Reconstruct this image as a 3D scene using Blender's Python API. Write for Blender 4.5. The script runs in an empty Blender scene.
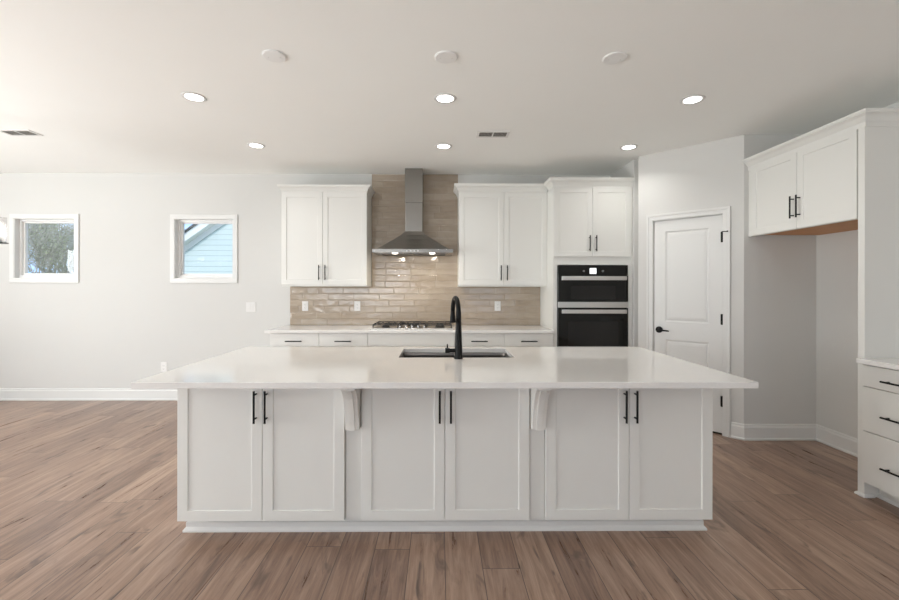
import bpy, bmesh, math, random
from mathutils import Vector, Matrix
random.seed(7)
S = bpy.context.scene
C = S.collection
PI = math.pi

# ------------------------------------------------------------------ camera
FPX, HC, VC, YAW, ROLL, EYE = 430.46, 443.22, 288.11, .0089, .0014, 1.3529
cd = bpy.data.cameras.new('camera'); cam = bpy.data.objects.new('camera', cd); C.objects.link(cam)
cd.sensor_width = 36; cd.sensor_fit = 'HORIZONTAL'; cd.lens = 36*FPX/899
cd.shift_x = (449.5-HC)/899; cd.shift_y = -(300-VC)/899
cd.clip_start = .05; cd.clip_end = 200
cam.matrix_world = Matrix.Translation((0, 0, EYE)) @ (Matrix.Rotation(-YAW, 4, 'Z') @ Matrix.Rotation(PI/2, 4, 'X') @ Matrix.Rotation(ROLL, 4, 'Z'))
S.camera = cam

# ------------------------------------------------------------------ colour management
S.view_settings.view_transform = 'Standard'; S.view_settings.look = 'None'
S.view_settings.gamma = 1; S.view_settings.use_curve_mapping = False
S.view_settings.exposure = 0.10
S.cycles.use_denoising = True
S.cycles.max_bounces = 12; S.cycles.diffuse_bounces = 8
S.cycles.sample_clamp_indirect = 8

# ------------------------------------------------------------------ world: blue sky with pale clouds
W = bpy.data.worlds.new('sky'); S.world = W; W.use_nodes = True
nt = W.node_tree; nt.nodes.clear()
wo = nt.nodes.new('ShaderNodeOutputWorld'); bg = nt.nodes.new('ShaderNodeBackground')
tc = nt.nodes.new('ShaderNodeTexCoord'); nz = nt.nodes.new('ShaderNodeTexNoise'); cr = nt.nodes.new('ShaderNodeValToRGB')
nz.inputs['Scale'].default_value = 5; nz.inputs['Detail'].default_value = 6
cr.color_ramp.elements[0].position = .42; cr.color_ramp.elements[0].color = (.36, .58, .95, 1)
cr.color_ramp.elements[1].position = .62; cr.color_ramp.elements[1].color = (.90, .94, 1, 1)
nt.links.new(tc.outputs['Generated'], nz.inputs['Vector']); nt.links.new(nz.outputs['Fac'], cr.inputs['Fac'])
nt.links.new(cr.outputs['Color'], bg.inputs['Color']); bg.inputs['Strength'].default_value = 1.6
nt.links.new(bg.outputs[0], wo.inputs[0])

# ------------------------------------------------------------------ daylight in the room's big windows (out of frame, left and behind), plus an added rear fill
def area(name, loc, size, power, color, look):
    l = bpy.data.lights.new(name, 'AREA'); l.shape = 'RECTANGLE'; l.size, l.size_y = size
    l.energy = power; l.color = color
    o = bpy.data.objects.new(name, l); C.objects.link(o); o.location = loc
    o.rotation_euler = Vector(look).to_track_quat('-Z', 'Z').to_euler()
    return o
area('patio_door_daylight', (-6.5, 1.3, 1.0), (3.2, 1.9), 315, (.965, .985, .985), (1, 0, 1.0))
area('rear_window_daylight', (-2.6, -3.92, 1.45), (3.6, 1.7), 120, (.97, .985, .98), (0, 1, 1.9))
area('rear_fill_light', (1.5, -3.92, 1.3), (1.6, 2.0), 13, (1, .985, .95), (0, 1, 1.9))  # weak fill lamp added at the unseen rear right opening
sl = bpy.data.lights.new('sun', 'SUN'); sl.energy = 2.2; sl.angle = .01; sl.color = (1, .97, .92)
so = bpy.data.objects.new('sun', sl); C.objects.link(so); so.rotation_euler = Vector((-.35, .62, -.80)).to_track_quat('-Z', 'Y').to_euler()
DOWN_W = 2.4      # watts of one ceiling downlight
HOOD_W = 1.6

# ------------------------------------------------------------------ materials
def mat(name, col, rough=.5, metal=0, spec=.5, **k):
    m = bpy.data.materials.new(name); m.use_nodes = True
    b = m.node_tree.nodes['Principled BSDF']
    b.inputs['Base Color'].default_value = (*col, 1); b.inputs['Roughness'].default_value = rough
    b.inputs['Metallic'].default_value = metal; b.inputs['Specular IOR Level'].default_value = spec
    for a, v in k.items(): b.inputs[a.replace('_', ' ')].default_value = v
    return m
def noisy(m, scale=8, amount=.04, bump=0.0, bscale=60, stretch=None):
    """small mottling of the colour and an optional fine bump"""
    t = m.node_tree; b = t.nodes['Principled BSDF']; col = tuple(b.inputs['Base Color'].default_value)
    c = t.nodes.new('ShaderNodeTexCoord'); mp = t.nodes.new('ShaderNodeMapping')
    if stretch: mp.inputs['Scale'].default_value = stretch
    t.links.new(c.outputs['Object'], mp.inputs['Vector'])
    n = t.nodes.new('ShaderNodeTexNoise'); n.inputs['Scale'].default_value = scale; n.inputs['Detail'].default_value = 4
    t.links.new(mp.outputs[0], n.inputs['Vector'])
    x = t.nodes.new('ShaderNodeMix'); x.data_type = 'RGBA'
    x.inputs['A'].default_value = tuple(v*(1-amount) for v in col[:3])+(1,)
    x.inputs['B'].default_value = tuple(min(1, v*(1+amount)) for v in col[:3])+(1,)
    t.links.new(n.outputs['Fac'], x.inputs['Factor']); t.links.new(x.outputs['Result'], b.inputs['Base Color'])
    if bump:
        n2 = t.nodes.new('ShaderNodeTexNoise'); n2.inputs['Scale'].default_value = bscale; n2.inputs['Detail'].default_value = 3
        t.links.new(mp.outputs[0], n2.inputs['Vector'])
        bp = t.nodes.new('ShaderNodeBump'); bp.inputs['Strength'].default_value = bump; bp.inputs['Distance'].default_value = .004
        t.links.new(n2.outputs['Fac'], bp.inputs['Height']); t.links.new(bp.outputs[0], b.inputs['Normal'])
    return m
def emit(name, col, s):
    m = bpy.data.materials.new(name); m.use_nodes = True; t = m.node_tree; b = t.nodes['Principled BSDF']
    b.inputs['Base Color'].default_value = (*col, 1)
    b.inputs['Emission Color'].default_value = (*col, 1); b.inputs['Emission Strength'].default_value = s
    return m
WALL = noisy(mat('wall_paint', (.650, .648, .630), .85, spec=.25), 3, .01, .08, 180)
CEIL = noisy(mat('ceiling_paint', (.925, .93, .91), .9, spec=.2), 3, .01, .08, 150)
TRIM = noisy(mat('trim_paint', (.725, .728, .715), .4), 5, .01)
CAB = noisy(mat('cabinet_paint', (.765, .765, .735), .38), 5, .01)
QUARTZ = noisy(mat('white_quartz', (.795, .785, .765), .085), 90, .035)
BLACK = mat('matte_black_metal', (.005, .005, .005), .42, 0, .2)
BLACK2 = mat('cast_iron', (.03, .028, .026), .55)
STEEL = noisy(mat('brushed_steel', (.28, .268, .248), .27, 1), 60, .06, stretch=(1, 1, .02))
STEEL2 = mat('bright_steel', (.72, .71, .69), .3, 1)
SINK = noisy(mat('sink_steel', (.20, .19, .18), .30, 1), 80, .05, stretch=(.05, 1, 1))
GLASSB = mat('black_oven_glass', (.006, .006, .005), .045, spec=.32)
GLASSB2 = mat('dark_oven_window', (.013, .012, .011), .07, spec=.32)
WOOD = noisy(mat('birch_ply_underside', (.62, .31, .14), .6), 14, .18, stretch=(.4, 3, 1))
PLASTIC = mat('white_plastic', (.735, .73, .715), .35)
VINYL = mat('white_vinyl', (.84, .84, .83), .3)
SLOT = mat('outlet_slots', (.12, .12, .12), .6)
VENTD = mat('vent_shade_filter_grey', (.16, .15, .14), .8)
LENS = emit('lamp_lens', (1, .985, .95), 9)
HLENS = emit('hood_lamp', (1, .93, .82), 7)
SCREEN = emit('oven_screen', (.95, .97, 1), 1.1)
BULB = emit('bulb_glow', (1, .95, .86), 9)
def glass_mat(name, alpha):
    m = bpy.data.materials.new(name); m.use_nodes = True; t = m.node_tree; t.nodes.clear()
    o = t.nodes.new('ShaderNodeOutputMaterial'); mx = t.nodes.new('ShaderNodeMixShader')
    tr = t.nodes.new('ShaderNodeBsdfTransparent'); gl = t.nodes.new('ShaderNodeBsdfGlossy'); gl.inputs['Roughness'].default_value = .01
    fr = t.nodes.new('ShaderNodeFresnel'); fr.inputs['IOR'].default_value = alpha
    t.links.new(fr.outputs[0], mx.inputs[0]); t.links.new(tr.outputs[0], mx.inputs[1]); t.links.new(gl.outputs[0], mx.inputs[2])
    t.links.new(mx.outputs[0], o.inputs[0]); return m
PANE = glass_mat('window_glass', 1.25)
SHADEG = bpy.data.materials.new('clear_shade_glass'); SHADEG.use_nodes = True
def _shade(t):
    t.nodes.clear(); o = t.nodes.new('ShaderNodeOutputMaterial'); a = t.nodes.new('ShaderNodeMixShader'); b = t.nodes.new('ShaderNodeMixShader')
    tr = t.nodes.new('ShaderNodeBsdfTransparent'); tl = t.nodes.new('ShaderNodeBsdfTranslucent'); gl = t.nodes.new('ShaderNodeBsdfGlossy')
    gl.inputs['Roughness'].default_value = .05; tl.inputs['Color'].default_value = (.95, .95, .95, 1)
    lw = t.nodes.new('ShaderNodeLayerWeight'); lw.inputs['Blend'].default_value = .25; b.inputs[0].default_value = .3
    t.links.new(tr.outputs[0], b.inputs[1]); t.links.new(tl.outputs[0], b.inputs[2])
    t.links.new(lw.outputs['Facing'], a.inputs[0]); t.links.new(b.outputs[0], a.inputs[1]); t.links.new(gl.outputs[0], a.inputs[2]); t.links.new(a.outputs[0], o.inputs[0])
_shade(SHADEG.node_tree)

def nodes(m):
    t = m.node_tree
    def N(kind, **k):
        n = t.nodes.new(kind)
        for a, v in k.items():
            if hasattr(n, a) and a not in ('Scale',): setattr(n, a, v)
        return n
    def math_(op, a, b=None):
        n = t.nodes.new('ShaderNodeMath'); n.operation = op
        for i, v in ((0, a), (1, b)):
            if v is None: continue
            if isinstance(v, (int, float)): n.inputs[i].default_value = v
            else: t.links.new(v, n.inputs[i])
        return n.outputs[0]
    return t, N, math_

def floor_mat():
    m = mat('oak_planks', (.3, .2, .15), .42, spec=.65); t, N, M = nodes(m); b = t.nodes['Principled BSDF']
    c = N('ShaderNodeTexCoord'); sp = N('ShaderNodeSeparateXYZ'); t.links.new(c.outputs['Object'], sp.inputs[0])
    PW, PL = .181, 1.22
    xs = M('DIVIDE', M('ADD', sp.outputs[0], 20*PW-.03), PW); ix = M('FLOOR', xs); fx = M('FRACT', xs)
    wn = N('ShaderNodeTexWhiteNoise', noise_dimensions='1D'); t.links.new(ix, wn.inputs['W'])
    ys = M('ADD', M('DIVIDE', sp.outputs[1], PL), M('MULTIPLY', wn.outputs['Value'], 7.3)); iy = M('FLOOR', ys); fy = M('FRACT', ys)
    cv = N('ShaderNodeCombineXYZ'); t.links.new(ix, cv.inputs[0]); t.links.new(iy, cv.inputs[1])
    w2 = N('ShaderNodeTexWhiteNoise', noise_dimensions='3D'); t.links.new(cv.outputs[0], w2.inputs['Vector'])
    # grain coordinates, shifted per plank
    off = N('ShaderNodeVectorMath', operation='MULTIPLY_ADD'); t.links.new(w2.outputs['Color'], off.inputs[0])
    off.inputs[1].default_value = (9, 9, 9); t.links.new(c.outputs['Object'], off.inputs[2])
    mp = N('ShaderNodeMapping'); mp.inputs['Scale'].default_value = (15, 1.1, 1); t.links.new(off.outputs[0], mp.inputs[0])
    g1 = N('ShaderNodeTexNoise'); g1.inputs['Scale'].default_value = 1.6; g1.inputs['Detail'].default_value = 7; g1.inputs['Distortion'].default_value = .9; g1.inputs['Roughness'].default_value = .68
    t.links.new(mp.outputs[0], g1.inputs[0])
    mp2 = N('ShaderNodeMapping'); mp2.inputs['Scale'].default_value = (70, 3, 1); t.links.new(off.outputs[0], mp2.inputs[0])
    g2 = N('ShaderNodeTexNoise'); g2.inputs['Scale'].default_value = 2; g2.inputs['Detail'].default_value = 3; t.links.new(mp2.outputs[0], g2.inputs[0])
    mp3 = N('ShaderNodeMapping'); mp3.inputs['Scale'].default_value = (7, 2.0, 1); t.links.new(off.outputs[0], mp3.inputs[0])
    kn = N('ShaderNodeTexNoise'); kn.inputs['Scale'].default_value = 1.5; kn.inputs['Detail'].default_value = 4; kn.inputs['Distortion'].default_value = 1; t.links.new(mp3.outputs[0], kn.inputs[0])
    f = M('ADD', M('MULTIPLY', g1.outputs['Fac'], .71), M('ADD', M('MULTIPLY', g2.outputs['Fac'], .14), M('MULTIPLY', w2.outputs['Value'], .15)))
    r = N('ShaderNodeValToRGB'); t.links.new(f, r.inputs[0]); e = r.color_ramp.elements
    e[0].position = .33; e[0].color = (.145, .083, .056, 1); e[1].position = .70; e[1].color = (.47, .328, .238, 1)
    x = e.new(.5); x.color = (.290, .184, .130, 1)
    kr = N('ShaderNodeMapRange'); kr.inputs['From Min'].default_value = .60; kr.inputs['From Max'].default_value = .74; t.links.new(kn.outputs['Fac'], kr.inputs[0])
    mk = N('ShaderNodeMix', data_type='RGBA'); t.links.new(kr.outputs[0], mk.inputs['Factor']); t.links.new(r.outputs[0], mk.inputs['A']); mk.inputs['B'].default_value = (.10, .062, .045, 1)
    # seams
    dx = M('MULTIPLY', M('MINIMUM', fx, M('SUBTRACT', 1, fx)), PW); dy = M('MULTIPLY', M('MINIMUM', fy, M('SUBTRACT', 1, fy)), PL)
    d = M('MINIMUM', dx, dy)
    sr = N('ShaderNodeMapRange'); sr.inputs['From Min'].default_value = .0006; sr.inputs['From Max'].default_value = .0026; t.links.new(d, sr.inputs[0])
    ms = N('ShaderNodeMix', data_type='RGBA'); t.links.new(sr.outputs[0], ms.inputs['Factor']); ms.inputs['A'].default_value = (.045, .028, .02, 1); t.links.new(mk.outputs['Result'], ms.inputs['B'])
    t.links.new(ms.outputs['Result'], b.inputs['Base Color'])
    h = M('ADD', M('MULTIPLY', sr.outputs[0], .8), M('MULTIPLY', g2.outputs['Fac'], .25))
    bp = N('ShaderNodeBump'); bp.inputs['Strength'].default_value = .35; bp.inputs['Distance'].default_value = .002; t.links.new(h, bp.inputs['Height']); t.links.new(bp.outputs[0], b.inputs['Normal'])
    rr = M('ADD', .21, M('MULTIPLY', g1.outputs['Fac'], .18)); t.links.new(rr, b.inputs['Roughness'])
    return m
FLOOR = floor_mat()

def tile_mat():
    m = mat('glazed_taupe_tile', (.5, .42, .34), .10, spec=.6); t, N, M = nodes(m); b = t.nodes['Principled BSDF']
    c = N('ShaderNodeTexCoord'); sp = N('ShaderNodeSeparateXYZ'); t.links.new(c.outputs['Object'], sp.inputs[0])
    TW, TH = .305, .0757
    zs = M('DIVIDE', M('ADD', sp.outputs[2], 10*TH-.905), TH); iz = M('FLOOR', zs); fz = M('FRACT', zs)
    wn = N('ShaderNodeTexWhiteNoise', noise_dimensions='1D'); t.links.new(iz, wn.inputs['W'])
    xs = M('ADD', M('DIVIDE', sp.outputs[0], TW), M('ADD', 40, M('MULTIPLY', wn.outputs['Value'], 5))); ix = M('FLOOR', xs); fx = M('FRACT', xs)
    cv = N('ShaderNodeCombineXYZ'); t.links.new(ix, cv.inputs[0]); t.links.new(iz, cv.inputs[1])
    w2 = N('ShaderNodeTexWhiteNoise', noise_dimensions='3D'); t.links.new(cv.outputs[0], w2.inputs['Vector'])
    mp = N('ShaderNodeMapping'); mp.inputs['Scale'].default_value = (5, 5, 22); t.links.new(c.outputs['Object'], mp.inputs[0])
    ng = N('ShaderNodeTexNoise'); ng.inputs['Scale'].default_value = 1.2; ng.inputs['Detail'].default_value = 4; t.links.new(mp.outputs[0], ng.inputs[0])
    f = M('ADD', M('MULTIPLY', w2.outputs['Value'], .30), M('MULTIPLY', ng.outputs['Fac'], .70))
    r = N('ShaderNodeValToRGB'); t.links.new(f, r.inputs[0]); e = r.color_ramp.elements
    e[0].position = .2; e[0].color = (.335, .268, .200, 1); e[1].position = .8; e[1].color = (.475, .400, .318, 1)
    dx = M('MULTIPLY', M('MINIMUM', fx, M('SUBTRACT', 1, fx)), TW); dz = M('MULTIPLY', M('MINIMUM', fz, M('SUBTRACT', 1, fz)), TH)
    d = M('MINIMUM', dx, dz)
    sr = N('ShaderNodeMapRange'); sr.inputs['From Min'].default_value = .0010; sr.inputs['From Max'].default_value = .0022; t.links.new(d, sr.inputs[0])
    ms = N('ShaderNodeMix', data_type='RGBA'); t.links.new(sr.outputs[0], ms.inputs['Factor']); ms.inputs['A'].default_value = (.33, .275, .22, 1); t.links.new(r.outputs[0], ms.inputs['B'])
    t.links.new(ms.outputs['Result'], b.inputs['Base Color'])
    # handmade surface: soft edges, each tile slightly tilted, gentle ripples
    er = N('ShaderNodeMapRange'); er.inputs['From Min'].default_value = .0; er.inputs['From Max'].default_value = .008; t.links.new(d, er.inputs[0])
    sc = N('ShaderNodeSeparateXYZ'); t.links.new(w2.outputs['Color'], sc.inputs[0])
    tilt = M('MULTIPLY', M('SUBTRACT', sc.outputs[1], .5), M('MULTIPLY', fz, .75))
    tilx = M('MULTIPLY', M('SUBTRACT', sc.outputs[2], .5), M('MULTIPLY', fx, .9))
    rp = N('ShaderNodeTexNoise'); rp.inputs['Scale'].default_value = 16; rp.inputs['Detail'].default_value = 1; t.links.new(c.outputs['Object'], rp.inputs[0])
    h = M('ADD', M('ADD', M('MULTIPLY', er.outputs[0], .9), M('ADD', tilt, tilx)), M('MULTIPLY', rp.outputs['Fac'], 1.5))
    bp = N('ShaderNodeBump'); bp.inputs['Strength'].default_value = .9; bp.inputs['Distance'].default_value = .0022; t.links.new(h, bp.inputs['Height']); t.links.new(bp.outputs[0], b.inputs['Normal'])
    rr = M('SUBTRACT', .6, M('MULTIPLY', sr.outputs[0], .47)); t.links.new(rr, b.inputs['Roughness'])
    return m
TILE = tile_mat()

# ------------------------------------------------------------------ mesh helpers
def obj(name, bm, m, parent=None, bevel=0, smooth=False, seg=2):
    me = bpy.data.meshes.new(name); bmesh.ops.recalc_face_normals(bm, faces=bm.faces); bm.to_mesh(me); bm.free()
    me.materials.append(m); o = bpy.data.objects.new(name, me); C.objects.link(o)
    if parent: o.parent = parent
    if smooth:
        for p in me.polygons: p.use_smooth = True
    if bevel:
        b = o.modifiers.new('bevel', 'BEVEL'); b.width = bevel; b.segments = seg; b.limit_method = 'ANGLE'; b.angle_limit = math.radians(40)
    return o
def B(*boxes):
    """bmesh of boxes (x0,x1,y0,y1,z0,z1)"""
    bm = bmesh.new()
    for bx in boxes: box(bm, *bx)
    return bm
def box(bm, x0, x1, y0, y1, z0, z1):
    v = [bm.verts.new((x, y, z)) for x in (x0, x1) for y in (y0, y1) for z in (z0, z1)]
    for f in ((0, 1, 3, 2), (4, 6, 7, 5), (0, 4, 5, 1), (2, 3, 7, 6), (0, 2, 6, 4), (1, 5, 7, 3)): bm.faces.new([v[i] for i in f])
def cyl(bm, p, q, r, r2=None, n=16, cap=True):
    p, q = Vector(p), Vector(q); r2 = r if r2 is None else r2
    a = (q-p).normalized(); u = a.orthogonal().normalized(); w = a.cross(u)
    A = [bm.verts.new(p+(u*math.cos(2*PI*i/n)+w*math.sin(2*PI*i/n))*r) for i in range(n)]
    Bv = [bm.verts.new(q+(u*math.cos(2*PI*i/n)+w*math.sin(2*PI*i/n))*r2) for i in range(n)]
    for i in range(n): bm.faces.new((A[i], A[(i+1) % n], Bv[(i+1) % n], Bv[i]))
    if cap: bm.faces.new(A); bm.faces.new(Bv)
def tube(bm, pts, radii, n=16):
    pts = [Vector(p) for p in pts]; rings = []
    if not hasattr(radii, '__len__'): radii = [radii]*len(pts)
    u = None
    for i, p in enumerate(pts):
        a = (pts[min(i+1, len(pts)-1)]-pts[max(i-1, 0)]).normalized()
        u = a.orthogonal().normalized() if u is None else (u-a*u.dot(a)).normalized()
        w = a.cross(u)
        rings.append([bm.verts.new(p+(u*math.cos(2*PI*k/n)+w*math.sin(2*PI*k/n))*radii[i]) for k in range(n)])
    for a, b in zip(rings, rings[1:]):
        for k in range(n): bm.faces.new((a[k], a[(k+1) % n], b[(k+1) % n], b[k]))
    bm.faces.new(rings[0]); bm.faces.new(rings[-1])
def lathe(bm, prof, c=(0, 0, 0), n=32):
    """prof: (radius, z) list, rotated about z"""
    rings = [[bm.verts.new((c[0]+r*math.cos(2*PI*k/n), c[1]+r*math.sin(2*PI*k/n), c[2]+z)) for k in range(n)] for r, z in prof]
    for a, b in zip(rings, rings[1:]):
        for k in range(n): bm.faces.new((a[k], a[(k+1) % n], b[(k+1) % n], b[k]))
    return rings
def prism(bm, poly, ax, a, b):
    """extrude a 2-D polygon along axis ax from a to b"""
    def P(u, v, w): return {'x': (w, u, v), 'y': (u, w, v), 'z': (u, v, w)}[ax]
    A = [bm.verts.new(P(u, v, a)) for u, v in poly]; Bv = [bm.verts.new(P(u, v, b)) for u, v in poly]
    n = len(poly); bm.faces.new(A); bm.faces.new(Bv)
    for i in range(n): bm.faces.new((A[i], A[(i+1) % n], Bv[(i+1) % n], Bv[i]))
def sweep(bm, path, prof, z0=0, side=1):
    """sweep profile (out, up) along a horizontal polyline with mitred corners; out is to the right of travel (side=1)"""
    P = [Vector(p) for p in path]; rings = []
    for i, p in enumerate(P):
        def nrm(a, b):
            d = (b-a).normalized(); return Vector((d.y, -d.x))*side
        if i == 0: m = nrm(P[0], P[1])
        elif i == len(P)-1: m = nrm(P[-2], P[-1])
        else:
            a, b = nrm(P[i-1], p), nrm(p, P[i+1]); s = a+b; m = s/(s.dot(a))
        rings.append([bm.verts.new((p.x+m.x*o, p.y+m.y*o, z0+z)) for o, z in prof])
    n = len(prof)
    for a, b in zip(rings, rings[1:]):
        for k in range(n): bm.faces.new((a[k], a[(k+1) % n], b[(k+1) % n], b[k]))
    bm.faces.new(rings[0]); bm.faces.new(rings[-1])
def thing(name, label, cat, loc=(0, 0, 0), rz=0, group=None):
    o = bpy.data.objects.new(name, None); C.objects.link(o); o.empty_display_size = .1
    o.location = loc; o.rotation_euler = (0, 0, rz); return tag(o, label, cat, group)
def tag(o, label, cat, group=None):
    o['label'] = label; o['category'] = cat
    if group: o['group'] = group
    return o
def struct(name, bm=None, m=None, bevel=0):
    if bm is None:
        o = bpy.data.objects.new(name, None); C.objects.link(o)
    else: o = obj(name, bm, m, bevel=bevel)
    o['kind'] = 'structure'; return o
def copy_tree(o, parent=None):
    c = o.copy(); C.objects.link(c); c.parent = parent
    for ch in list(o.children): copy_tree(ch, c)
    return c

# ------------------------------------------------------------------ room shell
HT = 2.7293; YB = 5.216; XL = -6.6; XR = 3.375; YR = -4.0; YN = 3.8235; XP = 2.075; T = .14
def wall_grid(xc, zc, holes, y0, y1):
    """wall in the x-z plane with rectangular holes (x0,x1,z0,z1)"""
    bm = bmesh.new()
    xs = sorted(set(xc+[h[0] for h in holes]+[h[1] for h in holes])); zs = sorted(set(zc+[h[2] for h in holes]+[h[3] for h in holes]))
    for x0, x1 in zip(xs, xs[1:]):
        for z0, z1 in zip(zs, zs[1:]):
            cx, cz = (x0+x1)/2, (z0+z1)/2
            if not any(h[0] < cx < h[1] and h[2] < cz < h[3] for h in holes): box(bm, x0, x1, y0, y1, z0, z1)
    bmesh.ops.remove_doubles(bm, verts=bm.verts, dist=1e-5)
    seen = {}
    for f in list(bm.faces): seen.setdefault(tuple(sorted(v.index for v in f.verts)) if False else tuple(round(c, 4) for c in f.calc_center_median()), []).append(f)
    for fs in seen.values():
        if len(fs) > 1: bmesh.ops.delete(bm, geom=fs, context='FACES_ONLY')
    return bm
struct('floor', B((XL-T, XR+T, YR-T, YB+T, -.1, 0)), FLOOR)
struct('ceiling', B((XL-T, XR+T, YR-T, YB+T, HT, HT+.12)), CEIL)
W1 = (-5.100, -4.382, 1.462, 2.184); W2 = (-3.187, -2.486, 1.462, 2.184)
struct('wall_back', wall_grid([XL-T, XR+T], [0, HT], [W1, W2], YB, YB+T), WALL)
lw = wall_grid([YR-T, YB], [0, HT], [(-.35, 2.95, .05, 2.35)], 0, T)
for v in lw.verts: v.co = Vector((XL-v.co.y, v.co.x, v.co.z))
struct('wall_left', lw, WALL)
struct('wall_rear', wall_grid([XL, XR+T], [0, HT], [(-4.4, -.8, .6, 2.3), (.7, 2.3, .3, 2.3)], YR-T, YR), WALL)
struct('wall_right', B((XR, XR+T, YR, YB, 0, HT)), WALL)
struct('wall_pantry_side', B((XP, XP+.10, 4.474+.1, YB, 0, HT)), WALL)
struct('wall_nook', B((2.722, XR, YN, YN+.10, 0, HT)), WALL)
# angled pantry wall, local x along the wall (s), local -y towards the kitchen
A0 = Vector((XP, 4.474, 0)); A1 = Vector((2.722, YN, 0)); AL = (A1-A0).length; AZ = math.atan2(A1.y-A0.y, A1.x-A0.x)
DS0, DS1, DH = .143, .760, 2.045
pw = struct('wall_pantry', wall_grid([0, AL], [0, HT], [(DS0, DS1, 0, DH)], 0, .10), WALL)
pw.location = A0; pw.rotation_euler = (0, 0, AZ)

# baseboards
BP = [(0, 0), (.022, 0), (.024, .006), (.022, .016), (.015, .022), (.015, .112), (.012, .120), (.010, .122), (.010, .136), (.004, .143), (0, .143)]
def aw(s, y=0): return (A0.x+math.cos(AZ)*s-math.sin(AZ)*y, A0.y+math.sin(AZ)*s+math.cos(AZ)*y)
bm = bmesh.new(); sweep(bm, [(XL, YB), (-1.813, YB)], BP); struct('baseboard_back', bm, TRIM)
bm = bmesh.new(); sweep(bm, [aw(DS1+.060), (A1.x, A1.y), (XR, YN), (XR, 2.826)], BP); struct('baseboard_right', bm, TRIM)
bm = bmesh.new(); sweep(bm, [(XP, 4.56), (XP, 4.474), aw(DS0-.060)], BP); struct('baseboard_pantry', bm, TRIM)

# windows
def window(n, x0, x1, z0, z1):
    w = struct('window_%d' % n); cw = .052
    bm = B((x0-cw, x1+cw, YB-.016, YB, z1, z1+cw), (x0-cw, x1+cw, YB-.016, YB, z0-cw, z0), (x0-cw, x0, YB-.016, YB, z0, z1), (x1, x1+cw, YB-.016, YB, z0, z1))
    obj('window_casing', bm, TRIM, w, .003)
    j = .006
    bm = B((x0, x0+j, YB-.01, YB+.10, z0, z1), (x1-j, x1, YB-.01, YB+.10, z0, z1), (x0+j, x1-j, YB-.01, YB+.10, z0, z0+j), (x0+j, x1-j, YB-.01, YB+.10, z1-j, z1))
    obj('window_jamb', bm, TRIM, w)
    def ring(o, i, ya, yb, bt=0): return B((x0+o, x0+i, ya, yb, z0+o, z1-o), (x1-i, x1-o, ya, yb, z0+o, z1-o), (x0+i, x1-i, ya, yb, z0+o, z0+i+bt), (x0+i, x1-i, ya, yb, z1-i, z1-o))
    obj('window_frame', ring(j, .028, YB+.05, YB+.13, .012), VINYL, w, .003)
    obj('sash', ring(.028, .046, YB+.08, YB+.12, .018), VINYL, w, .003)
    obj('pane', B((x0+.046, x1-.046, YB+.098, YB+.104, z0+.064, z1-.046)), PANE, w)
window(1, *W1); window(2, *W2)
# patio glazing of the left wall and the two rear openings (out of frame)
def far_window(n, cx, cy, rz, w, z0, z1, bars):
    o = struct('window_%d' % n); o.location = (cx, cy, 0); o.rotation_euler = (0, 0, rz); f = .05
    bx = [(-w/2, w/2, .03, .09, z0, z0+f), (-w/2, w/2, .03, .09, z1-f, z1), (-w/2, -w/2+f, .03, .09, z0+f, z1-f), (w/2-f, w/2, .03, .09, z0+f, z1-f)]
    for b in bars: bx.append((b-.03, b+.03, .03, .09, z0+f, z1-f))
    obj('window_frame', B(*bx), VINYL, o)
far_window(3, XL, 1.3, PI/2, 3.3, .05, 2.35, [-.55, .55])
far_window(4, -2.6, YR, PI, 3.6, .6, 2.3, [-.6, .6])
far_window(5, 1.5, YR, PI, 1.6, .3, 2.3, [0])

# pantry door (structure) in the angled wall
d = struct('door_1'); d.location = A0; d.rotation_euler = (0, 0, AZ)
def rect_prof(bm, x0, x1, z1, prof):
    """casing around three sides of an opening: prof is a list of (outward offset, thickness)"""
    ins = [(x0, 0), (x0, z1), (x1, z1), (x1, 0)]
    dirs = [(-1, 0), (-1, 1), (1, 1), (1, 0)]; rings = []
    for (x, z), (dx, dz) in zip(ins, dirs): rings.append([bm.verts.new((x+dx*o, -y, z+dz*o)) for o, y in prof])
    n = len(prof)
    for a, b in zip(rings, rings[1:]):
        for k in range(n): bm.faces.new((a[k], a[(k+1) % n], b[(k+1) % n], b[k]))
    bm.faces.new(rings[0]); bm.faces.new(rings[-1])
bm = bmesh.new(); rect_prof(bm, DS0, DS1, DH, [(-.004, 0), (-.004, .010), (.002, .012), (.032, .013), (.037, .018), (.054, .019), (.056, .014), (.056, 0)]); obj('door_casing', bm, TRIM, d)
obj('door_jamb', B((DS0-.0, DS0+.008, 0, .1, 0, DH), (DS1-.008, DS1, 0, .1, 0, DH), (DS0+.008, DS1-.008, 0, .1, DH-.008, DH)), TRIM, d)
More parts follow.
